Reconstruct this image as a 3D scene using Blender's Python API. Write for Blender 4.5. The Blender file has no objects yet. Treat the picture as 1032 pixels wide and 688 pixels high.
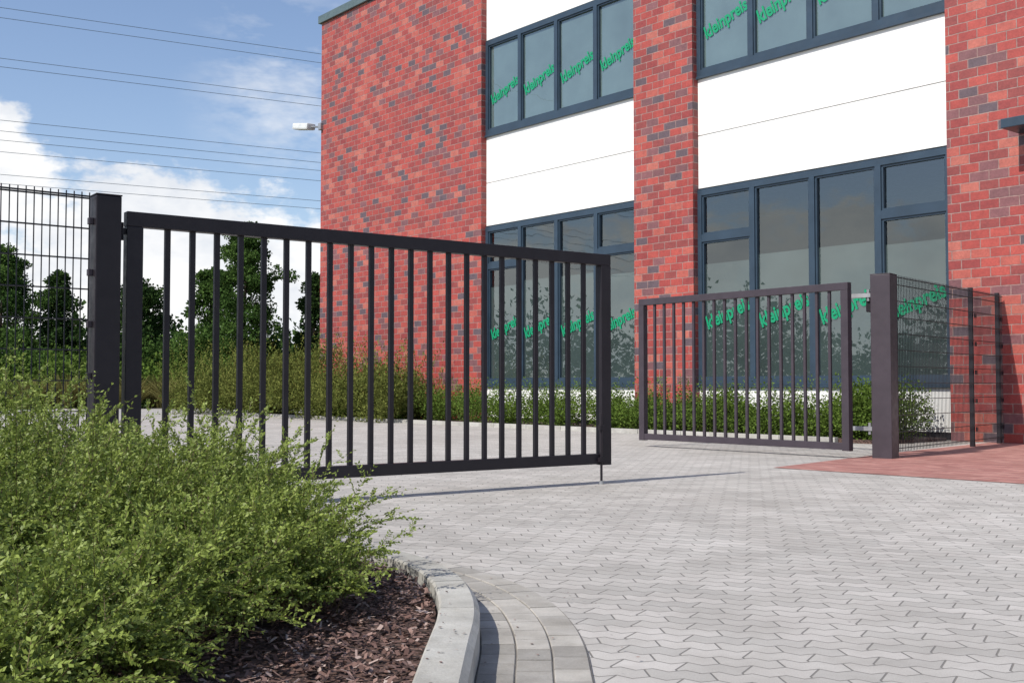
import bpy, bmesh, math, random
import numpy as np
from mathutils import Vector, Matrix
random.seed(7); rng=np.random.default_rng(11)
S=bpy.context.scene
S.view_settings.view_transform='Standard'
try: S.view_settings.look='None'
except: pass
S.view_settings.exposure=0
COL=S.collection

# ---------------------------------------------------------------- node helpers
class NT:
    def __init__(s,tree): s.t=tree; s.n=tree.nodes; s.l=tree.links
    def new(s,typ,**kw):
        nd=s.n.new(typ)
        for k,v in kw.items(): setattr(nd,k,v)
        return nd
    def put(s,sock,v):
        if v is None: return
        if isinstance(v,bpy.types.NodeSocket): s.l.new(v,sock)
        else:
            if isinstance(v,(tuple,list)) and len(v)==3 and sock.type=='RGBA': v=(*v,1)
            sock.default_value=v
    def math(s,op,a,b=None,c=None,clamp=False):
        nd=s.new('ShaderNodeMath',operation=op); nd.use_clamp=clamp
        s.put(nd.inputs[0],a); s.put(nd.inputs[1],b); s.put(nd.inputs[2],c)
        return nd.outputs[0]
    def vmath(s,op,a,b=None):
        nd=s.new('ShaderNodeVectorMath',operation=op)
        s.put(nd.inputs[0],a); s.put(nd.inputs[1],b)
        return nd.outputs['Value'] if op in('DOT_PRODUCT','LENGTH','DISTANCE') else nd.outputs[0]
    def mix(s,f,a,b,mode='MIX'):
        nd=s.new('ShaderNodeMix',data_type='RGBA',blend_type=mode)
        s.put(nd.inputs[0],f); s.put(nd.inputs[6],a); s.put(nd.inputs[7],b)
        return nd.outputs[2]
    def noise(s,vec,scale,detail=3,rough=.5):
        nd=s.new('ShaderNodeTexNoise'); s.put(nd.inputs['Vector'],vec)
        nd.inputs['Scale'].default_value=scale; nd.inputs['Detail'].default_value=detail
        nd.inputs['Roughness'].default_value=rough
        return nd.outputs[0]
    def ramp(s,f,stops,interp='LINEAR'):
        nd=s.new('ShaderNodeValToRGB'); cr=nd.color_ramp; cr.interpolation=interp
        while len(cr.elements)<len(stops): cr.elements.new(.5)
        for e,(p,c) in zip(cr.elements,stops):
            e.position=p; e.color=(*c,1) if len(c)==3 else c
        s.put(nd.inputs[0],f); return nd.outputs[0]
    def mr(s,v,a,b,c,d,smooth=False):
        nd=s.new('ShaderNodeMapRange'); 
        if smooth: nd.interpolation_type='SMOOTHSTEP'
        for i,x in enumerate((v,a,b,c,d)): s.put(nd.inputs[i],x)
        return nd.outputs[0]
    def comb(s,x,y,z):
        nd=s.new('ShaderNodeCombineXYZ')
        for i,v in enumerate((x,y,z)): s.put(nd.inputs[i],v)
        return nd.outputs[0]
    def sep(s,v):
        nd=s.new('ShaderNodeSeparateXYZ'); s.put(nd.inputs[0],v); return nd.outputs
    def bump(s,h,strength=.3,dist=.01):
        nd=s.new('ShaderNodeBump'); nd.inputs['Strength'].default_value=strength
        nd.inputs['Distance'].default_value=dist; s.put(nd.inputs['Height'],h); return nd.outputs[0]

def newmat(name):
    m=bpy.data.materials.new(name); m.use_nodes=True
    T=NT(m.node_tree); b=T.n['Principled BSDF']
    return m,T,b
def objco(T): return T.new('ShaderNodeTexCoord').outputs['Object']

def simple(name,col,rough=.5,metal=0,var=.15,scale=6,bump=0,island=0,spec=.5):
    m,T,b=newmat(name); co=objco(T)
    n=T.noise(co,scale,4,.6)
    lo=tuple(c*(1-var) for c in col); hi=tuple(min(1,c*(1+var)) for c in col)
    c=T.ramp(n,[(.3,lo),(.7,hi)])
    if island:
        r=T.new('ShaderNodeNewGeometry').outputs['Random Per Island']
        c=T.mix(1.0,c,T.ramp(r,[(0,(1-island,)*3),(1,(1,1,1))]),'MULTIPLY')
        g=T.noise(co,150,3,.7); c=T.mix(.5,c,T.ramp(g,[(.3,(.65,.65,.65)),(.7,(1,1,1))]),'MULTIPLY')
        st=T.noise(co,3,5,.7); c=T.mix(.7,c,T.ramp(st,[(.35,(.7,.68,.64)),(.6,(1,1,1))]),'MULTIPLY')
    T.put(b.inputs['Base Color'],c)
    T.put(b.inputs['Roughness'],T.mr(T.noise(co,scale*3,3),.3,.7,rough*.85,min(1,rough*1.15)))
    b.inputs['Metallic'].default_value=metal; b.inputs['Specular IOR Level'].default_value=spec
    if bump: T.put(b.inputs['Normal'],T.bump(T.noise(co,scale*12,3),bump,.004))
    return m

def brick_mat():
    m,T,b=newmat('clinker_brick'); co=objco(T); x,y,z=T.sep(co)
    v=T.comb(T.math('ADD',x,y),z,0.0)
    wob=T.math('MULTIPLY',T.math('SUBTRACT',T.noise(co,9,2),.5),.012)
    v=T.vmath('ADD',v,T.comb(wob,wob,0.0))
    n=T.new('ShaderNodeTexBrick'); n.offset=.5; n.inputs['Scale'].default_value=1
    n.inputs['Brick Width'].default_value=.31; n.inputs['Row Height'].default_value=.148
    n.inputs['Mortar Size'].default_value=.0085; n.inputs['Mortar Smooth'].default_value=.3
    T.put(n.inputs['Vector'],v); n.inputs['Color1'].default_value=(0,0,0,1); n.inputs['Color2'].default_value=(1,1,1,1); n.inputs['Mortar'].default_value=(.5,.5,.5,1)
    base=T.ramp(n.outputs['Color'],[(0,(.13,.09,.105)),(.06,(.21,.09,.095)),(.13,(.30,.062,.055)),(.25,(.42,.070,.055)),(.46,(.48,.085,.065)),(.58,(.38,.062,.052)),(.70,(.49,.115,.085)),(.80,(.33,.055,.05)),(.90,(.52,.15,.11)),(.95,(.25,.10,.105))],'CONSTANT')
    g=T.noise(co,30,4,.65)
    base=T.mix(.6,base,T.ramp(g,[(.3,(.5,.46,.46)),(.7,(1,1,1))]),'MULTIPLY')
    g2=T.noise(co,7,3,.6); base=T.mix(.5,base,T.ramp(g2,[(.3,(.6,.55,.6)),(.6,(1,1,1))]),'MULTIPLY')
    big=T.noise(co,.6,4,.6); base=T.mix(.6,base,T.ramp(big,[(.3,(.74,.72,.74)),(.62,(1,1,1))]),'MULTIPLY')
    mort=T.ramp(T.noise(co,14,3),[(.3,(.20,.125,.11)),(.7,(.34,.235,.21))])
    T.put(b.inputs['Base Color'],T.mix(n.outputs['Fac'],base,mort))
    b.inputs['Roughness'].default_value=.6
    h=T.math('SUBTRACT',T.math('MULTIPLY',g,.25),n.outputs['Fac'])
    T.put(b.inputs['Normal'],T.bump(h,.6,.012)); return m

def paver_mat(name,cols,zig=True,ang=12,w=.20,hh=.10,mort=(.17,.16,.145)):
    m,T,b=newmat(name); co=objco(T)
    mp=T.new('ShaderNodeMapping'); T.put(mp.inputs['Vector'],co); mp.inputs['Rotation'].default_value=(0,0,math.radians(ang))
    p=mp.outputs[0]; x,y,z=T.sep(p)
    if zig:
        zx=T.math('MULTIPLY',T.math('PINGPONG',x,w/4),.62)
        zy=T.math('MULTIPLY',T.math('PINGPONG',y,hh),.30)
        v=T.comb(T.math('ADD',x,zy),T.math('ADD',y,zx),0.0)
    else: v=p
    n=T.new('ShaderNodeTexBrick'); n.offset=.5 ; n.inputs['Scale'].default_value=1
    n.inputs['Brick Width'].default_value=w; n.inputs['Row Height'].default_value=hh
    n.inputs['Mortar Size'].default_value=.0042; n.inputs['Mortar Smooth'].default_value=.5
    T.put(n.inputs['Vector'],v); n.inputs['Color1'].default_value=(0,0,0,1); n.inputs['Color2'].default_value=(1,1,1,1); n.inputs['Mortar'].default_value=(.5,.5,.5,1)
    base=T.ramp(n.outputs['Color'],cols)
    st=T.noise(co,.45,5,.6); base=T.mix(.8,base,T.ramp(st,[(.3,(.80,.79,.78)),(.62,(1,1,1))]),'MULTIPLY')
    st2=T.noise(co,2.3,6,.7); base=T.mix(.7,base,T.ramp(st2,[(.38,(.78,.77,.76)),(.6,(1,1,1))]),'MULTIPLY')
    gr=T.noise(co,190,3,.7); base=T.mix(.65,base,T.ramp(gr,[(.3,(.64,.64,.64)),(.7,(1,1,1))]),'MULTIPLY')
    sp=T.noise(co,22,2,.4); base=T.mix(T.mr(sp,.74,.78,0.0,.5),base,(.12,.11,.11,1))
    T.put(b.inputs['Base Color'],T.mix(n.outputs['Fac'],base,(*mort,1)))
    b.inputs['Roughness'].default_value=.85
    h=T.math('SUBTRACT',T.math('MULTIPLY',gr,.12),n.outputs['Fac'])
    h=T.math('ADD',h,T.math('MULTIPLY',n.outputs['Color'],.15))
    T.put(b.inputs['Normal'],T.bump(h,.6,.007)); return m

def leaf_mat(name,dark,light,trans=.3,rough=.6,spec=.25,gloss=False):
    m,T,b=newmat(name)
    a=T.new('ShaderNodeAttribute'); a.attribute_name='col'
    x,y,z=T.sep(a.outputs['Vector'])
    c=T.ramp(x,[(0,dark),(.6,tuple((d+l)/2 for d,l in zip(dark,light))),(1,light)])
    c=T.mix(T.mr(y,.9,1,0.0,.6),c,(.20,.15,.05,1))
    if gloss:
        T.put(b.inputs['Base Color'],c); b.inputs['Roughness'].default_value=rough; b.inputs['Specular IOR Level'].default_value=spec
        src=b.outputs[0]
    else:
        T.n.remove(b); d=T.new('ShaderNodeBsdfDiffuse'); T.put(d.inputs[0],c); src=d.outputs[0]
    tr=T.new('ShaderNodeBsdfTranslucent'); T.put(tr.inputs[0],c)
    mx=T.new('ShaderNodeMixShader'); mx.inputs[0].default_value=trans
    T.l.new(src,mx.inputs[1]); T.l.new(tr.outputs[0],mx.inputs[2])
    T.l.new(mx.outputs[0],T.n['Material Output'].inputs[0]); return m

M={}
M['brick']=brick_mat()
M['panel']=simple('white_panel',(.80,.795,.77),.45,0,.03,1.2)
M['frame']=simple('blue_grey_frame',(.026,.047,.072),.4,0,.15,3)
M['steel']=simple('anthracite_powder_coat',(.017,.014,.018),.45,0,.15,5,.05,spec=.28)
M['steel2']=simple('anthracite_sunfaded',(.046,.036,.045),.5,0,.15,5,.05,spec=.4)  # same coat, lightened: sunlight on the right leaf put into the colour
M['wire']=simple('fence_wire',(.02,.02,.024),.5,spec=.3)
M['galv']=simple('galvanised_steel',(.35,.36,.37),.45,.6)
M['green']=simple('green_film',(.0,.25,.115),.5)
M['blind']=simple('tinted_lower_film',(.085,.10,.10),.7,0,.25,.8)  # blind tone with the lower panes' reflections put into the colour
M['blindu']=simple('pale_upper_film',(.20,.235,.24),.7,0,.2,.8)  # sky reflection of the upper panes put into the colour
M['blindd']=simple('dark_interior',(.025,.027,.03),.8)
M['floor']=simple('interior_floor',(.05,.047,.045),.7)
M['kerb']=simple('kerb_concrete',(.46,.45,.415),.9,0,.15,7,.5,.12)
M['coping']=simple('coping_metal',(.10,.14,.14),.4,.2)
M['lampw']=simple('lamp_housing',(.6,.62,.62),.4)
M['bark']=simple('tree_bark',(.10,.075,.055),.9,0,.3,8,.5)
M['stem']=simple('twig',(.13,.10,.045),.8)
M['cable']=simple('cable',(.10,.12,.16),.6)
M['paver']=paver_mat('grey_pavers',[(0,(.45,.43,.40)),(.5,(.51,.485,.45)),(1,(.57,.54,.505))])
M['redpave']=paver_mat('red_pavers',[(0,(.34,.135,.115)),(.5,(.43,.19,.16)),(1,(.52,.26,.22))],zig=False,ang=50,w=.2,hh=.1,mort=(.20,.13,.12))
M['gutter']=simple('gutter_block',(.47,.445,.405),.9,0,.15,5,.4,.38)
M['joint']=simple('joint_sand',(.17,.155,.135),.95)
M['leaf']=leaf_mat('privet_leaf',(.06,.105,.014),(.37,.45,.10),.3,.5,.3,True)
M['leaf2']=leaf_mat('hedge_leaf',(.05,.09,.018),(.17,.25,.05),.25)
M['leaft']=leaf_mat('tree_leaf',(.035,.075,.02),(.12,.20,.05),.3,.6)
M['leafd']=leaf_mat('dark_tree_leaf',(.022,.046,.017),(.07,.12,.032),.22,.6)
M['leafy']=leaf_mat('olive_grass',(.11,.10,.03),(.26,.24,.09),.25,.7)
M['leafo']=leaf_mat('olive_leaf',(.06,.085,.02),(.24,.26,.07),.25,.7)
m,T,b=newmat('bark_mulch'); co=objco(T)
n=T.new('ShaderNodeTexVoronoi'); T.put(n.inputs['Vector'],co); n.inputs['Scale'].default_value=45
cc=T.ramp(T.sep(n.outputs['Color'])[0],[(0,(.03,.017,.012)),(.5,(.08,.042,.032)),(1,(.14,.085,.068))])
T.put(b.inputs['Base Color'],cc); b.inputs['Roughness'].default_value=.9
T.put(b.inputs['Normal'],T.bump(T.math('ADD',n.outputs['Distance'],T.noise(co,30,4)),.9,.02)); M['mulch']=m
m,T,b=newmat('bark_chip'); a=T.new('ShaderNodeAttribute'); a.attribute_name='col'
T.put(b.inputs['Base Color'],T.ramp(T.sep(a.outputs['Vector'])[0],[(0,(.035,.019,.014)),(.5,(.13,.07,.056)),(.85,(.24,.15,.125)),(1,(.42,.33,.29))])); b.inputs['Roughness'].default_value=.85; M['chip']=m
m,T,b=newmat('grass_ground'); co=objco(T)
T.put(b.inputs['Base Color'],T.ramp(T.noise(co,1.5,8,.7),[(.3,(.05,.09,.02)),(.6,(.10,.16,.04)),(.8,(.15,.16,.06))])); b.inputs['Roughness'].default_value=.95
T.put(b.inputs['Normal'],T.bump(T.noise(co,25,4),.8,.05)); M['grass']=m
# glass
m=bpy.data.materials.new('window_glass'); m.use_nodes=True; T=NT(m.node_tree); T.n.clear()
out=T.new('ShaderNodeOutputMaterial'); lw=T.new('ShaderNodeLayerWeight'); lw.inputs[0].default_value=.5
fac=T.math('ADD',T.math('MULTIPLY',T.math('POWER',lw.outputs['Facing'],3.0),.8),.15,clamp=True)
gl=T.new('ShaderNodeBsdfGlossy'); gl.inputs['Roughness'].default_value=.01; gl.inputs[0].default_value=(.88,.95,.95,1)
co=objco(T); T.put(gl.inputs['Normal'],T.bump(T.noise(co,.9,2),.05,.05))
tr=T.new('ShaderNodeBsdfTransparent'); tr.inputs[0].default_value=(.72,.80,.79,1)
mx=T.new('ShaderNodeMixShader'); T.l.new(fac,mx.inputs[0]); T.l.new(tr.outputs[0],mx.inputs[1]); T.l.new(gl.outputs[0],mx.inputs[2]); T.l.new(mx.outputs[0],out.inputs[0]); M['glass']=m

# ---------------------------------------------------------------- mesh helpers
def link(o,parent=None):
    COL.objects.link(o)
    if parent: o.parent=parent
    return o
def empty(name,loc=(0,0,0),rotz=0):
    e=bpy.data.objects.new(name,None); e.location=loc; e.rotation_euler=(0,0,rotz); e.empty_display_size=.3
    COL.objects.link(e); return e
class B:
    def __init__(s): s.bm=bmesh.new()
    def box(s,x0,x1,y0,y1,z0,z1,mat=None,bev=0):
        vs=[(x,y,z) for z in(z0,z1) for y in(y0,y1) for x in(x0,x1)]
        if mat is not None: vs=[mat@Vector(v) for v in vs]
        v=[s.bm.verts.new(p) for p in vs]
        fs=[s.bm.faces.new([v[i] for i in f]) for f in((0,2,3,1),(4,5,7,6),(0,1,5,4),(1,3,7,5),(3,2,6,7),(2,0,4,6))]
        if bev>0:
            es=set(e for f in fs for e in f.edges)
            bmesh.ops.bevel(s.bm,geom=list(es),offset=bev,segments=2,affect='EDGES',profile=.6)
    def tube(s,p0,p1,r0,r1=None,n=8,caps=True):
        r1=r0 if r1 is None else r1
        p0=Vector(p0); p1=Vector(p1); d=(p1-p0).normalized()
        a=d.orthogonal().normalized(); c=d.cross(a)
        R=[]
        for p,r in((p0,r0),(p1,r1)):
            R.append([s.bm.verts.new(p+(a*math.cos(t)+c*math.sin(t))*r) for t in[2*math.pi*i/n for i in range(n)]])
        for i in range(n): s.bm.faces.new((R[0][i],R[0][(i+1)%n],R[1][(i+1)%n],R[1][i]))
        if caps: s.bm.faces.new(R[0][::-1]); s.bm.faces.new(R[1])
    def poly(s,pts,z=0):
        s.bm.faces.new([s.bm.verts.new((p[0],p[1],p[2] if len(p)>2 else z)) for p in pts])
    def obj(s,name,mat,parent=None,smooth=False,recalc=True):
        me=bpy.data.meshes.new(name)
        if recalc: bmesh.ops.recalc_face_normals(s.bm,faces=s.bm.faces[:])
        s.bm.to_mesh(me); s.bm.free()
        me.materials.append(mat)
        if smooth: me.polygons.foreach_set('use_smooth',[True]*len(me.polygons))
        return link(bpy.data.objects.new(name,me),parent)

def quads(name,V,col,mat,parent=None):
    N=len(V); me=bpy.data.meshes.new(name)
    me.vertices.add(N*4); me.vertices.foreach_set('co',V.reshape(-1).astype(np.float32))
    me.loops.add(N*4); me.loops.foreach_set('vertex_index',np.arange(N*4,dtype=np.int32))
    me.polygons.add(N); me.polygons.foreach_set('loop_start',np.arange(0,N*4,4,dtype=np.int32))
    try: me.polygons.foreach_set('loop_total',np.full(N,4,dtype=np.int32))
    except Exception: pass
    me.update(calc_edges=True)
    at=me.attributes.new('col','FLOAT_COLOR','POINT')
    c=np.zeros((N,4,4),np.float32); c[:,:,0]=col[:,0:1]; c[:,:,1]=col[:,1:2]; c[:,:,3]=1
    at.data.foreach_set('color',c.reshape(-1)); me.materials.append(mat)
    return link(bpy.data.objects.new(name,me),parent)
def unit(a): return a/np.maximum(np.linalg.norm(a,axis=-1,keepdims=True),1e-9)
def leafquads(P,D,size,wid,cup=.15):
    N=len(P); D=unit(D); R=unit(rng.normal(size=(N,3))); Sd=unit(np.cross(D,R)); Nn=np.cross(Sd,D)
    s=size[:,None]
    mid=P+D*s*.5
    return np.stack([P,mid+Sd*s*wid*.5+Nn*s*cup,P+D*s,mid-Sd*s*wid*.5+Nn*s*cup],1)

def clumps(centers,radii,n,leaf,wid=.7,up=.2):
    C=np.asarray(centers,float); R=np.asarray(radii,float)
    if R.ndim==1: R=R[:,None]*np.ones((1,3))
    k=rng.integers(0,len(C),n)
    d=unit(rng.normal(size=(n,3))); r=rng.random(n)**(1/2.2)
    P=C[k]+d*R[k]*r[:,None]
    D=unit(d*.6+rng.normal(size=(n,3))*.7+np.array([0,0,up]))
    size=leaf*rng.uniform(.6,1.3,n)
    q=leafquads(P,D,size,wid)
    ck=rng.random(len(C))
    col=np.stack([np.clip(ck[k]*.5+rng.random(n)*.5,0,1),rng.random(n)*.93],1)
    return q,col

# ---------------------------------------------------------------- ground
b=B(); b.poly([(-700,-700),(700,-700),(700,700),(-700,700)],-.012); b.obj('grass_ground',M['grass'])
b=B(); b.poly([(-17,-14),(34,-14),(34,26),(-5,43),(-17,43)],0); b.obj('paved_yard',M['paver'])
ux=Vector((.638,-.770)); uy=Vector((.770,.638)); O=Vector((-5.58,32.5))
def fw(x,y): p=O+ux*x+uy*y; return (p.x,p.y)
b=B(); b.poly([(2.75,11.85),(4.9,14.45),fw(20.1,-.02),fw(34,-.02),fw(34,-6.2)],.004); b.obj('red_paved_walk',M['redpave'])

kp=[(-.13,-4),(-.13,-1),(-.13,1.2),(-.12,2.4),(-.11,3.3),(-.105,3.7),(-.125,4.05),(-.18,4.4),(-.29,4.75),(-.5,5.13),(-.9,5.55),(-1.5,6.05),(-2.40,6.75)]
def catmull(P,step=.04):
    out=[]; P=[Vector(p) for p in P]
    for i in range(len(P)-1):
        p0=P[max(i-1,0)];p1=P[i];p2=P[i+1];p3=P[min(i+2,len(P)-1)]
        n=max(2,int((p2-p1).length/step))
        for k in range(n):
            t=k/n; out.append(.5*((2*p1)+(p2-p0)*t+(2*p0-5*p1+4*p2-p3)*t*t+(3*p1-p0-3*p2+p3)*t**3))
    out.append(P[-1]); return out
KC=catmull(kp)
def offs(C,d):
    o=[]
    for i,p in enumerate(C):
        a=C[max(i-1,0)]; c=C[min(i+1,len(C)-1)]; t=(c-a).normalized(); nrm=Vector((t.y,-t.x)); o.append(p+nrm*d)
    return o
def strip_blocks(name,C,d0,d1,z0,z1,L,gap,mat,jit=0,bev=.006,cham=0,start=0):
    b=B(); bm=b.bm
    A=offs(C,d0); D=offs(C,d1)
    chunks=[]; st=0; acc=start
    for i in range(1,len(C)):
        acc+=(C[i]-C[i-1]).length
        if acc>=L: chunks.append((st,i)); st=i; acc=0
    for (i0,i1) in chunks:
        jz=random.uniform(-jit,jit); ring=[]
        for k in range(i0,i1+1):
            a=A[k].copy(); d=D[k].copy()
            if k==i0: t=(C[k+1]-C[k]).normalized()*gap; a+=t; d+=t
            if k==i1: t=(C[k]-C[k-1]).normalized()*gap; a-=t; d-=t
            v=(d-a).normalized()
            prof=[(a.x,a.y,z0),(a.x,a.y,z1+jz-bev),(a.x+v.x*bev,a.y+v.y*bev,z1+jz),(d.x-v.x*(bev+cham),d.y-v.y*(bev+cham),z1+jz),(d.x,d.y,z1+jz-bev-cham),(d.x,d.y,z0)]
            ring.append([bm.verts.new(p) for p in prof])
        for r0,r1 in zip(ring[:-1],ring[1:]):
            for j in range(5): bm.faces.new((r0[j],r0[j+1],r1[j+1],r1[j]))
        bm.faces.new(ring[0]); bm.faces.new(ring[-1][::-1])
    return b.obj(name,mat)
strip_blocks('kerb',KC,-.14,0,-.05,.12,.5,.003,M['kerb'],.0015,.008,.012)
KF=catmull(kp,.0125)
A=offs(KF,.002); D_=offs(KF,.350)
b=B(); 
for i in range(len(KF)-1): b.poly([(A[i].x,A[i].y,.006),(D_[i].x,D_[i].y,.006),(D_[i+1].x,D_[i+1].y,.006),(A[i+1].x,A[i+1].y,.006)])
b.obj('gutter_joint_sand',M['joint'])
for i,(d0,d1) in enumerate(((.004,.116),(.121,.231),(.236,.346))):
    strip_blocks('gutter_blocks',KF,d0,d1,-.05,.012,(.12,.13,.14)[i],.003,M['gutter'],.0015,.003,0,(0,.08,.03)[i])
inner=offs(KC,-.15)
b=B(); pts=[(p.x,p.y) for p in inner]+[(-3.4,6.6),(-9,1.9),(-9,-4)]
b.poly(pts,.07); b.obj('mulch_bed',M['mulch'])
n=26000
x=rng.uniform(-2.6,-.27,n); y=rng.uniform(1.6,5.6,n)
lim=np.interp(y,[p.y for p in inner],[p.x for p in inner])
ok=x<lim-.005; x=x[ok]; y=y[ok]; n=len(x)
P=np.stack([x,y,.073+rng.random(n)*.022],1)
a=rng.uniform(0,2*np.pi,n); tl=rng.normal(0,.35,n)
D=unit(np.stack([np.cos(a),np.sin(a),tl],1)); Sd=unit(np.cross(D,np.stack([rng.normal(0,.3,n),rng.normal(0,.3,n),np.ones(n)],1)))
L=rng.uniform(.012,.04,n)[:,None]; W=rng.uniform(.006,.016,n)[:,None]
quads('bark_chips',np.stack([P-D*L*.5-Sd*W*.5,P+D*L*.5-Sd*W*.35,P+D*L*.4+Sd*W*.5,P-D*L*.5+Sd*W*.4],1),np.stack([rng.random(n),np.zeros(n)],1),M['chip'])
n=420; k=rng.integers(0,len(KC),n); sx=rng.random(n)**2*.9-.13
P=np.array([(KC[i].x+s_,KC[i].y,(.124 if s_<-.005 else .016)) for i,s_ in zip(k,sx)]); ok=(P[:,1]>2)&(P[:,1]<6); P=P[ok]; n=len(P)
a=rng.uniform(0,2*np.pi,n); D=np.stack([np.cos(a),np.sin(a),np.zeros(n)],1); Sd=np.stack([-np.sin(a),np.cos(a),rng.normal(0,.2,n)],1); L=rng.uniform(.005,.018,n)[:,None]
quads('leaf_litter',np.stack([P-D*L*.5,P-Sd*L*.3,P+D*L*.5,P+Sd*L*.3],1),np.stack([rng.random(n),np.zeros(n)],1),M['chip'])

# ---------------------------------------------------------------- foreground shrub: arching feathery plumes
mounds=[(-1.05,4.45,.50,.48),(-.86,3.98,.40,.36),(-1.5,5.15,.6,.60),(-1.5,4.3,.6,.60),(-1.10,3.45,.45,.42),(-1.75,3.6,.6,.60),(-1.15,2.85,.42,.40),
 (-2.15,4.6,.65,.78),(-2.3,5.7,.65,.72),(-1.6,5.75,.5,.48),(-2.9,5.4,.7,.90),(-2.0,2.9,.6,.6),(-2.6,3.8,.7,.82),(-1.2,2.3,.42,.36)]
Q=[];CC=[];ST=[]
for (cx,cy,r,h) in mounds:
    ns=int(275*(r/.55)**2)
    th=rng.uniform(0,2*np.pi,ns); tilt=np.arccos(1-rng.random(ns)**.9*.95)
    out=np.stack([np.cos(th)*np.sin(tilt),np.sin(th)*np.sin(tilt),np.cos(tilt)],1)
    reach=rng.uniform(.55,1.08,ns); lg=rng.random(ns)<.16; reach[lg]=rng.uniform(1.1,1.4,lg.sum())
    end=np.stack([out[:,0]*r,out[:,1]*r,out[:,2]*h*.95+.07],1)*reach[:,None]
    end[:,:2]+=np.array([.05,.0])*reach[:,None]
    base=np.stack([rng.normal(0,.2*r,ns)+out[:,0]*r*.3,rng.normal(0,.2*r,ns)+out[:,1]*r*.3,np.full(ns,.0)],1)
    ctrl=base*.6+end*.35+np.stack([0*th,0*th,h*rng.uniform(.2,.5,ns)],1)
    c0=np.array([cx,cy,.08])
    def bez(t): return c0+base*(1-t)**2+ctrl*2*t*(1-t)+end*t*t
    def tan(t): return unit(2*(1-t)*(ctrl-base)+2*t*(end-ctrl))
    shade=rng.random(ns)
    pn_=unit(np.cross(tan(.6),rng.normal(size=(ns,3))*.35+np.array([0,0,1.])))
    def leaves(p,d,side,sz,bri):
        for sgn in(-1,1):
            dd=d*.75+side*sgn*.75+rng.normal(size=(len(p),3))*.22
            Q.append(leafquads(p,dd,sz*rng.uniform(.75,1.15,len(p)),.52,.06)); CC.append(np.stack([np.clip(bri+.35*rng.random(len(p))-.12,0,1),rng.random(len(p))*.93],1))
    nm=18
    for k in range(nm):
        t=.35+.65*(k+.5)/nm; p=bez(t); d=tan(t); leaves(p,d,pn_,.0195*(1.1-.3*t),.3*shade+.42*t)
    for k in range(9):
        t=.34+.6*k/9; p=bez(t); d=tan(t); sg=1 if k%2 else -1
        sd=unit(d*rng.uniform(.7,1.1,(ns,1))+pn_*sg*rng.uniform(.5,1,(ns,1))+rng.normal(size=(ns,3))*.25)
        tl=rng.uniform(.05,.11,ns)[:,None]*(1.25-.7*t); nj=7
        up=unit(np.cross(sd,rng.normal(size=(ns,3))*.4+np.array([0,0,1.])))
        for j in range(nj):
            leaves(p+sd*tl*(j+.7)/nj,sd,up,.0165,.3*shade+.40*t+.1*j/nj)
        w=.0012; s1=unit(np.cross(sd,np.array([0,0,1.])))
        ST.append(np.stack([p-s1*w,p+s1*w,p+sd*tl+s1*w*.4,p+sd*tl-s1*w*.4],1))
    ts=np.linspace(0,1,6)
    for a_,b_ in zip(ts[:-1],ts[1:]):
        p0=bez(a_); p1=bez(b_); d=unit(p1-p0)
        s1=unit(np.cross(d,rng.normal(size=(ns,3)))); s2=np.cross(d,s1); w0=.0026*(1.1-a_); w1=.0026*(1.1-b_)
        for s_ in(s1,s2): ST.append(np.stack([p0-s_*w0,p0+s_*w0,p1+s_*w1,p1-s_*w1],1))
sh=empty('privet_shrub')
q=np.concatenate(Q); C=np.concatenate(CC); ok=q[:,0,2]>.08; q=q[ok]; C=C[ok]
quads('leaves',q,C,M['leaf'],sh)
stq=np.concatenate(ST); quads('stems',stq,np.zeros((len(stq),2)),M['stem'],sh)

# ---------------------------------------------------------------- gates
def gate_leaf(name,p0,p1,z0,z1,nb,topr=.10,botr=.09,stile=.11,bw=.038,drop=False,mat=None):
    mat=mat or M['steel']
    p0=Vector((*p0,0)); p1=Vector((*p1,0)); d=p1-p0; L=d.length; ang=math.atan2(d.y,d.x)
    e=empty(name,p0,ang)
    b=B(); b.box(0,L,-.04,.04,z1-topr,z1,bev=.005); b.box(stile,L-stile,-.038,.038,z0,z0+botr,bev=.005); b.obj('rails',mat,e)
    b=B(); b.box(0,stile,-.042,.042,z0-.01,z1-topr-.001,bev=.005); b.box(L-stile,L,-.042,.042,z0-.01,z1-topr-.001,bev=.005); b.obj('stiles',mat,e)
    b=B(); sp=(L-2*stile)/(nb+1)
    for i in range(nb):
        x=stile+sp*(i+1); b.box(x-bw/2,x+bw/2,-.014,.014,z0+botr,z1-topr)
    b.obj('bars',mat,e)
    if drop:
        b=B(); b.tube((L-.13,-.055,.02),(L-.13,-.055,z0+.45),.011); b.box(L-.16,L-.10,-.075,-.042,z0+.02,z0+.06); b.box(L-.16,L-.10,-.075,-.042,z0+.3,z0+.34); b.obj('drop_bolt',mat,e)
        b=B(); b.tube((L-.13,-.055,-.02),(L-.13,-.055,.03),.022,n=12); b.obj('floor_socket',M['galv'],e)
    return e,L
gate_leaf('gate_leaf',(-2.60,7.50),(.86,10.03),.175,2.035,22,drop=True)
gate_leaf('gate_leaf',(4.02,13.32),(1.84,16.03),.10,2.095,17,.09,.085,.10,.036,mat=M['steel2'])
def post(name,c,w,h,ang,mat):
    e=empty(name,(*c,0),ang); b=B(); b.box(-w/2,w/2,-w/2,w/2,-.05,h,bev=.008); b.obj('shaft',mat,e)
    b=B(); b.box(-w/2-.003,w/2+.003,-w/2-.003,w/2+.003,h+.001,h+.010,bev=.003); b.obj('cap',mat,e); return e
aL=math.atan2(2.53,3.46)
pl=post('gate_post',(-2.705,7.42),.165,2.12,aL,M['steel'])
b=B()
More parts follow.
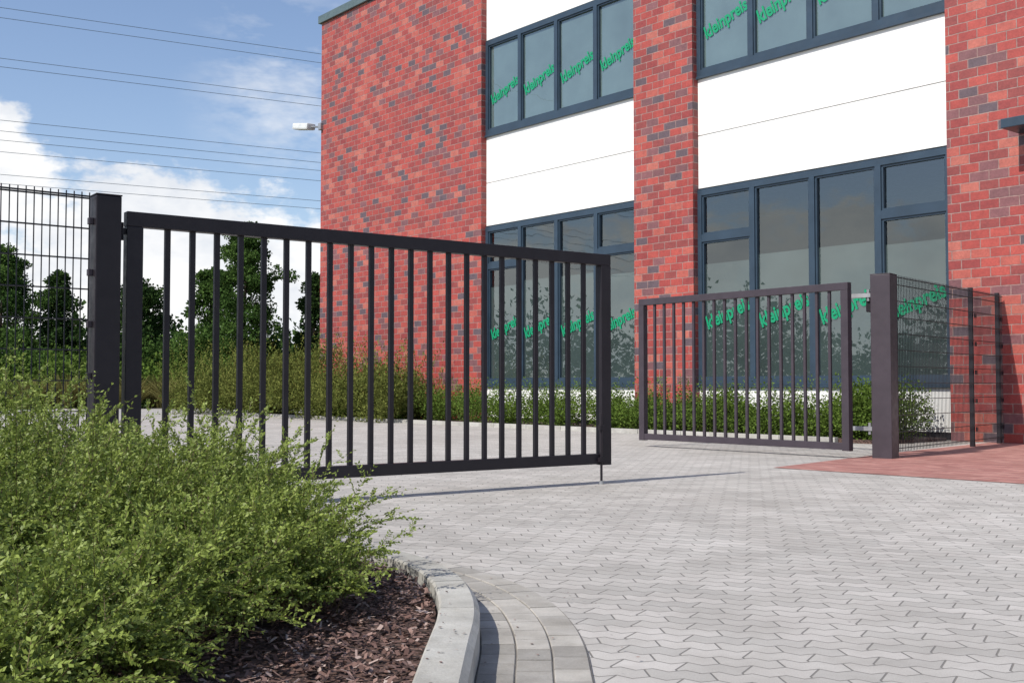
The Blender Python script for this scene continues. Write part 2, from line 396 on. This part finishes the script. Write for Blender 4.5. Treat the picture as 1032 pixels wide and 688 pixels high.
for z in(.4,1.9):
    b.tube((.106,0,z-.06),(.106,0,z+.06),.014); b.box(.083,.13,-.012,.012,z-.02,z+.02)
b.obj('hinges',M['steel'],pl)
b=B()
for i in range(6):
    z=.25+i*.34; b.box(-.115,-.084,-.03,.01,z-.022,z+.022,bev=.004)
b.obj('fence_clamps',M['steel2'],pl)
aR=math.atan2(-.77,.638)
pr=post('gate_post',(4.46,13.42),.24,2.19,aR+math.radians(12),M['steel2'])
b=B()
for z in(.35,1.95):
    b.tube((-.165,-.06,z-.07),(-.165,-.06,z+.07),.02); b.box(-.40,-.12,-.09,-.03,z-.025,z+.025)
b.obj('hinges',M['galv'],pr)
b=B(); b.box(-.20,-.127,-.05,.05,1.75,2.0,bev=.01); b.obj('gate_drive',M['steel'],pr)

def mesh_fence(name,p0,p1,ztop,posts):
    p0=Vector((*p0,0)); p1=Vector((*p1,0)); d=p1-p0; L=d.length
    e=empty(name,p0,math.atan2(d.y,d.x)); r=.0032
    b=B(); n=int(L/.05)
    for i in range(n+1):
        x=i*.05; b.box(x-r,x+r,-r,r,.06,ztop)
    z=.10
    while z<ztop:
        for y in(-.0075,.0075): b.box(0,L,y-.0042,y+.0042,z-.004,z+.004)
        z+=.2
    for y in(-.0075,.0075): b.box(0,L,y-.0042,y+.0042,ztop-.03,ztop-.022)
    b.obj('wire_panel',M['wire'],e)
    b=B()
    for x in posts:
        b.box(x-.03,x+.03,.014,.074,-.05,ztop+.03,bev=.004)
        z=.25
        while z<ztop: b.box(x-.035,x+.035,-.022,-.012,z-.03,z+.03); z+=.4
    b.obj('fence_posts',M['steel'],e); return e
mesh_fence('wire_mesh_fence',(-2.79,7.36),(-8.3,2.85),2.14,[2.5,5.0,7.0])
mesh_fence('wire_mesh_fence',(4.60,13.58),(7.36,16.80),2.22,[2.98,4.15])

# ---------------------------------------------------------------- building
bd=empty('brick_office_building',(O.x,O.y,0),math.atan2(ux.y,ux.x))
bays=[(7.59,12.65),(14.23,19.47),(21.05,26.29)]; pill=[(0,7.59),(12.65,14.23),(19.47,21.05),(26.29,27.87)]
HT=11.45; DEP=13
b=B()
for a,c in pill: b.box(a,c,0,.40,-.1,HT)
b.box(0,.4,.4,DEP,-.1,HT); b.box(27.47,27.87,.4,DEP,-.1,HT); b.box(.4,27.47,DEP-.4,DEP,-.1,HT)
b.obj('brick_walls',M['brick'],bd)
b=B(); b.box(-.08,27.95,-.08,.5,HT,HT+.22,bev=.01); b.box(-.08,.5,.502,DEP+.08,HT,HT+.22); b.box(27.4,27.95,.502,DEP+.08,HT,HT+.22); b.obj('roof_coping',M['coping'],bd)
b=B(); b.box(.45,27.4,.45,DEP-.45,HT-.3,HT-.1); b.obj('roof',M['coping'],bd)
b=B(); b.box(.4,27.4,.5,DEP-.4,-.05,.02); b.box(.4,27.4,.5,DEP-.4,4.75,5.0); b.box(.4,27.4,.5,DEP-.4,9.25,9.5); b.obj('floor_slabs',M['floor'],bd)
b=B(); b.box(.41,27.4,4.5,4.6,.02,4.75); b.box(.41,27.4,4.5,4.6,5.0,9.25); b.obj('inner_walls',M['blindd'],bd)
Z0,Z1,Z2,Z3=.88,4.65,6.86,9.14
pn=B();fr=B();gs=B();bl=B();blu=B();bdk=B();sl=B()
txt=[]
for bi,(a,c) in enumerate(bays):
    def panel(z0,z1): pn.box(a+.002,c-.002,.16,.30,z0+.006,z1-.006,bev=.004)
    panel(.12,Z0-.02); mid=(Z1+Z2)/2-.05
    panel(Z1+.02,mid); panel(mid+.004,Z2-.03); panel(Z3+.02,10.25); panel(10.254,HT)
    bdk.box(a,c,.31,.36,Z1,Z2); bdk.box(a,c,.31,.36,Z3,HT); bdk.box(a,c,.31,.36,0,Z0)
    sl.box(a+.003,c-.003,.10,.22,Z2-.055,Z2-.004,bev=.003); sl.box(a+.003,c-.003,.10,.22,Z0-.05,Z0-.004,bev=.003)
    w=(c-a)
    for fl,(z0,z1) in enumerate(((Z0,Z1),(Z2,Z3))):
        F=.12
        fr.box(a,c,.13,.24,z0,z0+F); fr.box(a,c,.13,.24,z1-F,z1)
        fr.box(a,a+F*.8,.13,.24,z0+F,z1-F); fr.box(c-F*.8,c,.13,.24,z0+F,z1-F)
        for k in(1,2,3):
            xm=a+w*k/4; fr.box(xm-.055,xm+.055,.128,.24,z0+F,z1-F)
        for k in range(4):
            x0=a+w*k/4+(.055 if k else F*.8); x1=a+w*(k+1)/4-(.055 if k<3 else F*.8)
            if fl==0 and k in(0,3): fr.box(x0,x1,.132,.24,3.63,3.77)
            for (s0,s1) in (((z0+F,3.63),(3.77,z1-F)) if (fl==0 and k in(0,3)) else ((z0+F,z1-F),)):
                t=.035
                fr.box(x0,x1,.155,.235,s0,s0+t); fr.box(x0,x1,.155,.235,s1-t,s1); fr.box(x0,x0+t,.155,.235,s0+t,s1-t); fr.box(x1-t,x1,.155,.235,s0+t,s1-t)
                j=[random.uniform(-.003,.003) for _ in range(2)]
                gs.poly([(x0+t-.01,.20+j[0],s0+t-.01),(x1-t+.01,.20-j[0],s0+t-.01),(x1-t+.01,.20-j[0]+j[1],s1-t+.01),(x0+t-.01,.20+j[0]+j[1],s1-t+.01)])
            # opaque sheet behind the pane, blinds and reflections put into its colour
            if fl==1: blu.box(x0+.004,x1-.004,.212,.216,z0+F+.004,z1-F-.004)
            else: bl.box(x0+.004,x1-.004,.212,.216,z0+F+.004,3.28 if k in(1,2) else 3.2)
            txt.append(((x0+x1)/2,(7.85 if fl else 2.22),(x1-x0)*.93))
pn.obj('white_cladding_panels',M['panel'],bd); fr.obj('window_frames',M['frame'],bd); sl.obj('window_sills',M['frame'],bd)
gs.obj('window_panes',M['glass'],bd,recalc=False); bl.obj('lower_window_film',M['blind'],bd); blu.obj('upper_window_film',M['blindu'],bd); bdk.obj('panel_backing',M['blindd'],bd)
cu=bpy.data.curves.new('lettering','FONT'); cu.body='kleinpreis'; cu.size=1; cu.offset=.03; cu.align_x='CENTER'; cu.align_y='CENTER'; cu.space_character=1.0; cu.resolution_u=3
to=bpy.data.objects.new('tmp',cu); COL.objects.link(to); bpy.context.view_layer.update()
me=bpy.data.meshes.new_from_object(to.evaluated_get(bpy.context.evaluated_depsgraph_get())); bpy.data.objects.remove(to)
me.materials.append(M['green'])
xs=[v.co.x for v in me.vertices]; tw=max(xs)-min(xs); cx=(max(xs)+min(xs))/2
for x,z,w in txt:
    o=bpy.data.objects.new('window_lettering',me); link(o,bd); s=w/tw/math.cos(math.radians(19))*.94
    o.matrix_local=Matrix.Translation((x,.190,z))@Matrix.Rotation(math.pi/2,4,'X')@Matrix.Rotation(math.radians(19),4,'Z')@Matrix.Diagonal((s,s*1.3,s,1))@Matrix.Translation((-cx,0,0))
b=B(); b.box(20.62,21.6,-.55,-.002,4.62,4.76,bev=.01); b.obj('entrance_canopy',M['frame'],bd)
wl=empty('wall_lamp',(O.x,O.y,8.4),math.atan2(ux.y,ux.x))
b=B(); b.tube((.0,-.05,0),(-.55,-.05,.10),.028); b.box(-.03,.12,-.09,-.003,-.10,.10,bev=.01); b.obj('arm',M['galv'],wl)
b=B(); mt=Matrix.Translation((-.85,-.05,.13))@Matrix.Rotation(math.radians(10),4,'Y'); b.box(-.55,.36,-.15,.15,-.07,.12,mt,bev=.05); b.obj('lamp_head',M['lampw'],wl)
b=B(); b.box(-3,19.4,-1.75,-.01,-.05,.05); o=b.obj('facade_bed',M['mulch']); o.location=(O.x,O.y,0); o.rotation_euler=(0,0,math.atan2(ux.y,ux.x))
b=B()
for i in range(21): b.box(-3+i*1.03,-3+i*1.03+1.02,-1.85,-1.755,-.05,.08,bev=.006)
o=b.obj('bed_edging',M['kerb']); o.location=(O.x,O.y,0); o.rotation_euler=(0,0,math.atan2(ux.y,ux.x))

cen=[];rad=[]
def L2(x,y): p=O+ux*x+uy*y; return p.x,p.y
for i in range(250):
    x=random.uniform(-1.5,19.3) if i<170 else (random.uniform(13.5,19.3) if i<222 else random.uniform(17.8,19.3)); y=random.uniform(-1.55,-.35); X,Y=L2(x,y)
    hh=random.uniform(.35,.75)+(.2 if x<13 else 0)*random.random()+.18*math.sin(x*1.7)*random.random()+(.15 if x>18 else 0)
    cen.append((X,Y,hh*.55)); rad.append((random.uniform(.22,.42),random.uniform(.22,.42),hh*.55))
q,c=clumps(cen,rad,90000,.055,.55)
ns=1500; xx=rng.uniform(-1.5,19.3,ns); yy=rng.uniform(-1.6,-.3,ns); base=np.array([L2(a_,b_) for a_,b_ in zip(xx,yy)])
qq=[];cc=[]
lean=rng.normal(0,.22,(ns,2)); H=rng.uniform(.5,1.1,ns)
for k in range(14):
    t=.4+.6*k/14; p=np.stack([base[:,0]+lean[:,0]*t*t,base[:,1]+lean[:,1]*t*t,H*t],1)
    qq.append(leafquads(p,rng.normal(size=(ns,3))+np.array([0,0,.5]),rng.uniform(.03,.06,ns),.5)); cc.append(np.stack([.4+.6*rng.random(ns),rng.random(ns)*.95],1))
quads('foundation_shrubs',np.concatenate([q]+qq),np.concatenate([c]+cc),M['leaf2'])

def grass_tufts(name,centres,mat,nb=260,w=.012):
    Q=[];C=[]
    for (x,y,h,r) in centres:
        n=nb; th=rng.uniform(0,2*np.pi,n); rr=r*np.sqrt(rng.random(n)); hh=h*rng.uniform(.6,1.1,n)
        b0=np.stack([x+np.cos(th)*rr*.3,y+np.sin(th)*rr*.3,np.zeros(n)],1)
        o=np.stack([np.cos(th)*rr,np.sin(th)*rr,np.zeros(n)],1)
        side=np.stack([-np.sin(th+rng.normal(0,.8,n)),np.cos(th),np.zeros(n)],1)
        pv=b0; K=4
        for k in range(K):
            t1=(k+1)/K; p1=b0+o*t1**2+np.stack([0*hh,0*hh,hh*t1*(1-.12*t1)],1)
            w0=w*(1-k/K*.8); w1=w*(1-t1*.8)
            Q.append(np.stack([pv-side*w0,pv+side*w0,p1+side*w1,p1-side*w1],1)); C.append(np.stack([rng.random(n)*.6+.4*t1,np.zeros(n)],1)); pv=p1
    return quads(name,np.concatenate(Q),np.concatenate(C),mat)
cen=[];rad=[]
for i in range(170):
    x=random.uniform(-5.5,6.9); X,Y=L2(x,random.uniform(-2.4,-.6)); hh=(random.uniform(.8,2.0)*(1-.3*max(0,(x-4)/4))+.35*math.sin(x*1.9))*(.75 if x<0 else 1); r=random.uniform(.28,.6)
    z=random.uniform(.35,1)*hh; cen.append((X,Y,max(.15,z*.8))); rad.append((r,r,r*.9))
q,c=clumps(cen,rad,66000,.075,.45,.5)
ns=1400; xx=rng.uniform(-5.5,6.9,ns); yy=rng.uniform(-2.5,-.5,ns); base=np.array([L2(a_,b_) for a_,b_ in zip(xx,yy)])
lean=rng.normal(0,.3,(ns,2)); H=rng.uniform(.8,2.1,ns)*(1-.25*np.clip((xx-4)/4,0,1))*(1+.18*np.sin(xx*2.3)); qq=[q];cc=[c]
for k in range(16):
    t=.35+.65*k/16; p=np.stack([base[:,0]+lean[:,0]*t*t,base[:,1]+lean[:,1]*t*t,H*t],1)
    qq.append(leafquads(p,rng.normal(size=(ns,3))*.6+np.array([0,0,.9]),rng.uniform(.05,.10,ns),.35)); cc.append(np.stack([.3+.7*rng.random(ns),rng.random(ns)],1))
quads('broom_shrubs',np.concatenate(qq),np.concatenate(cc),M['leafo'])

cen=[];rad=[]
for i in range(260):
    X=random.uniform(-48,-8); Y=44+random.uniform(-1.5,2)+(X+25)*.05; h=random.uniform(.8,2.3)
    cen.append((X,Y,h*.5)); rad.append((random.uniform(.6,1.2),random.uniform(.6,1),h*.6))
q,c=clumps(cen,rad,60000,.16,.6); quads('background_hedge',q,c,M['leaf2'])
cen=[];rad=[]
for i in range(110):
    X=random.uniform(-30,-8); Y=46.5+random.uniform(-1,1.5); h=2.2+1.0*math.sin(X*.9+1)+.6*math.sin(X*2.3)+random.uniform(-.4,.4)
    z=h*random.uniform(.3,.85); cen.append((X,Y,z)); rad.append((random.uniform(.5,.9),.7,random.uniform(.4,.7)))
q,c=clumps(cen,rad,36000,.14,.6); quads('background_bushes',q,c,M['leaft'])
cs=[(random.uniform(-19,-9),random.uniform(41,43),random.uniform(.8,1.5),random.uniform(.6,1)) for i in range(24)]
grass_tufts('tall_meadow_grass',cs,M['leafy'],200,.03)

def tree(name,x,y,h,rx,mat,nclump=70,nleaf=11000,leaf=.17,trunk=.14,base=.22,shape='round'):
    e=empty(name,(x,y,0)); b=B()
    top=Vector((random.uniform(-.2,.2),random.uniform(-.2,.2),h*.88)); mid=Vector((random.uniform(-.15,.15),random.uniform(-.15,.15),h*.4))
    b.tube((0,0,-.1),mid,trunk,trunk*.7); b.tube(mid,top,trunk*.7,trunk*.12)
    cen=[];rad=[]
    for i in range(nclump):
        t=random.uniform(0,1)**.9; z=h*(base+(1-base)*t)
        if shape=='round': env=math.sin(math.pi*min(.97,(.12+.86*t)))**.6
        else: env=(1-t)**.75*.95+.06
        core=i%3==0
        env*=random.uniform(.55,1.12) if not core else .45
        th=random.uniform(0,2*math.pi); r=rx*env*(random.uniform(.35,1))
        p=Vector((math.cos(th)*r,math.sin(th)*r,z)); s=random.uniform(.13,.24)*rx*(1.15-.5*t)*(1.3 if core else 1)
        cen.append(p); rad.append((s*1.2,s*1.2,s*.85))
        if i%2==0:
            tt=max(.1,min(.85,(z-.25*r)/h)); q0=mid*(tt/.45) if tt<.45 else mid.lerp(top,(tt-.4)/.48)
            b.tube(q0,p,trunk*.25*(1.1-t),trunk*.06,n=5,caps=False)
    b.obj('trunk_and_limbs',M['bark'],e,True)
    q,c=clumps(cen,rad,nleaf,leaf,.7,0); quads('crown',q,c,mat,e)
tree('deciduous_tree',-11.0,46,7.4,2.0,M['leaft'],150,26000,.12,base=.1)
tree('deciduous_tree',-13.2,49,5.8,1.8,M['leaft'],90,13000,.14,base=.1)
tree('pine_tree',-8.3,47,5.4,1.7,M['leafd'],90,14000,.14,base=.08,shape='cone')
tree('deciduous_tree',-22.8,50,6.9,2.4,M['leaft'],120,22000,.14,base=.1)
tree('pine_tree',-20.3,50,5.9,1.9,M['leafd'],100,15000,.14,base=.08,shape='cone')
tree('pine_tree',-25.4,51,6.4,2.3,M['leafd'],100,15000,.15,base=.08,shape='cone')
tree('deciduous_tree',-17.3,52,5.6,2.4,M['leafd'],110,16000,.15,base=.1)
tree('pine_tree',-29,50,6.4,2.3,M['leafd'],90,13000,.16,base=.08,shape='cone')
cen=[];rad=[]
for i in range(420):
    X=random.uniform(-70,10); Y=58+random.uniform(0,9); h=random.uniform(2.4,5.0)+.8*math.sin(X*.5)
    cen.append((X,Y,h*.5)); rad.append((random.uniform(1,2),1.3,h*.55))
for i in range(420):  # unseen tree row on the left, added to reflect in the windows
    Y=random.uniform(-60,58); X=-58+random.uniform(-6,4); h=random.uniform(3.5,8)+1.5*math.sin(Y*.4)
    cen.append((X,Y,h*.5)); rad.append((1.5,random.uniform(1,2),h*.5))
q,c=clumps(cen,rad,90000,.40,.7); quads('distant_trees',q,c,M['leafd'])

# ---------------------------------------------------------------- overhead power lines
b=B()
D=Vector((1.93,1,0))
for z,off in((35.2,0),(34.6,1.2),(30.6,0),(30.1,1.2),(25.0,0),(24.3,1.5),(23.2,0),(22.4,1.5),(20.1,0),(19.5,1.5),(47,6)):
    p=None
    for i in range(25):
        t=-70+i*14; sag=((t-100)/170)**2*1.5-.9
        q=Vector((-45.5,100+off,z+sag))+D*t
        if p is not None: b.tube(p,q,.026,n=4,caps=False)
        p=q
b.obj('power_lines',M['cable'])

# ---------------------------------------------------------------- world, sun, camera
w=bpy.data.worlds.new('World'); S.world=w; w.use_nodes=True; T=NT(w.node_tree); bg=T.n['Background']
el=math.radians(46.5); saz=Vector((-1.44,-1.22)).normalized()
sky=T.new('ShaderNodeTexSky'); sky.sky_type='NISHITA'; sky.sun_disc=False; sky.sun_elevation=el
sky.sun_rotation=math.atan2(saz.x,saz.y)%(2*math.pi); sky.air_density=1.0; sky.dust_density=.8; sky.ozone_density=2.0
dv=T.new('ShaderNodeTexCoord').outputs['Generated']; x,y,z=T.sep(dv)
st=T.comb(x,y,T.math('MULTIPLY',z,1.8))
n1=T.noise(st,6.5,6,.6)
bias=T.mr(z,.08,.25,.36,-.22)
def blob(c,r0,r1,amp): 
    return T.mr(T.vmath('DISTANCE',dv,c),r0,r1,amp,0.0,True)
bsum=T.math('ADD',bias,blob((-.42,.887,.185),.01,.08,.36)); 
bsum=T.math('ADD',bsum,blob((-.30,.945,.13),.02,.11,.12)); 
fine=T.math('MULTIPLY',T.math('SUBTRACT',T.noise(st,26,5,.6),.5),.22)
f=T.math('ADD',T.math('ADD',n1,fine),bsum); f=T.mr(f,.54,.68,0.0,1.0,True)
n2=T.noise(T.comb(T.math('MULTIPLY',x,2.0),y,T.math('MULTIPLY',z,5.0)),4,5,.65)
wisp=T.math('MULTIPLY',T.mr(n2,.42,.75,0.0,.85),blob((-.186,.948,.258),.03,.11,1.0))
f=T.math('MAXIMUM',f,wisp)
f=T.math('MULTIPLY',f,T.mr(z,-.02,.02,0.0,1.0))
shade=T.noise(T.vmath('ADD',st,(0.0,0.0,.03)),10,5,.6); cc=T.ramp(shade,[(.35,(6.4,6.7,7.2)),(.56,(8.4,8.4,8.4))])
blue=T.mix(1.0,sky.outputs[0],(1.28,1.22,1.24,1),'MULTIPLY')
T.put(bg.inputs['Color'],T.mix(f,blue,cc)); bg.inputs['Strength'].default_value=.125
sl_=bpy.data.lights.new('sun','SUN'); sl_.energy=5; sl_.angle=math.radians(.5); sl_.color=(1,.955,.88)
so=bpy.data.objects.new('sun',sl_); COL.objects.link(so)
sv=Vector((saz.x*math.cos(el),saz.y*math.cos(el),math.sin(el))); so.rotation_euler=sv.to_track_quat('Z','Y').to_euler(); so.location=(-10,-10,20)
cam=bpy.data.cameras.new('camera'); co_=bpy.data.objects.new('camera',cam); COL.objects.link(co_); S.camera=co_
cam.sensor_width=36; cam.lens=39.4; cam.clip_end=3000; cam.clip_start=.05
co_.location=(0,0,.87); co_.rotation_euler=(math.radians(90+2.23),0,0)
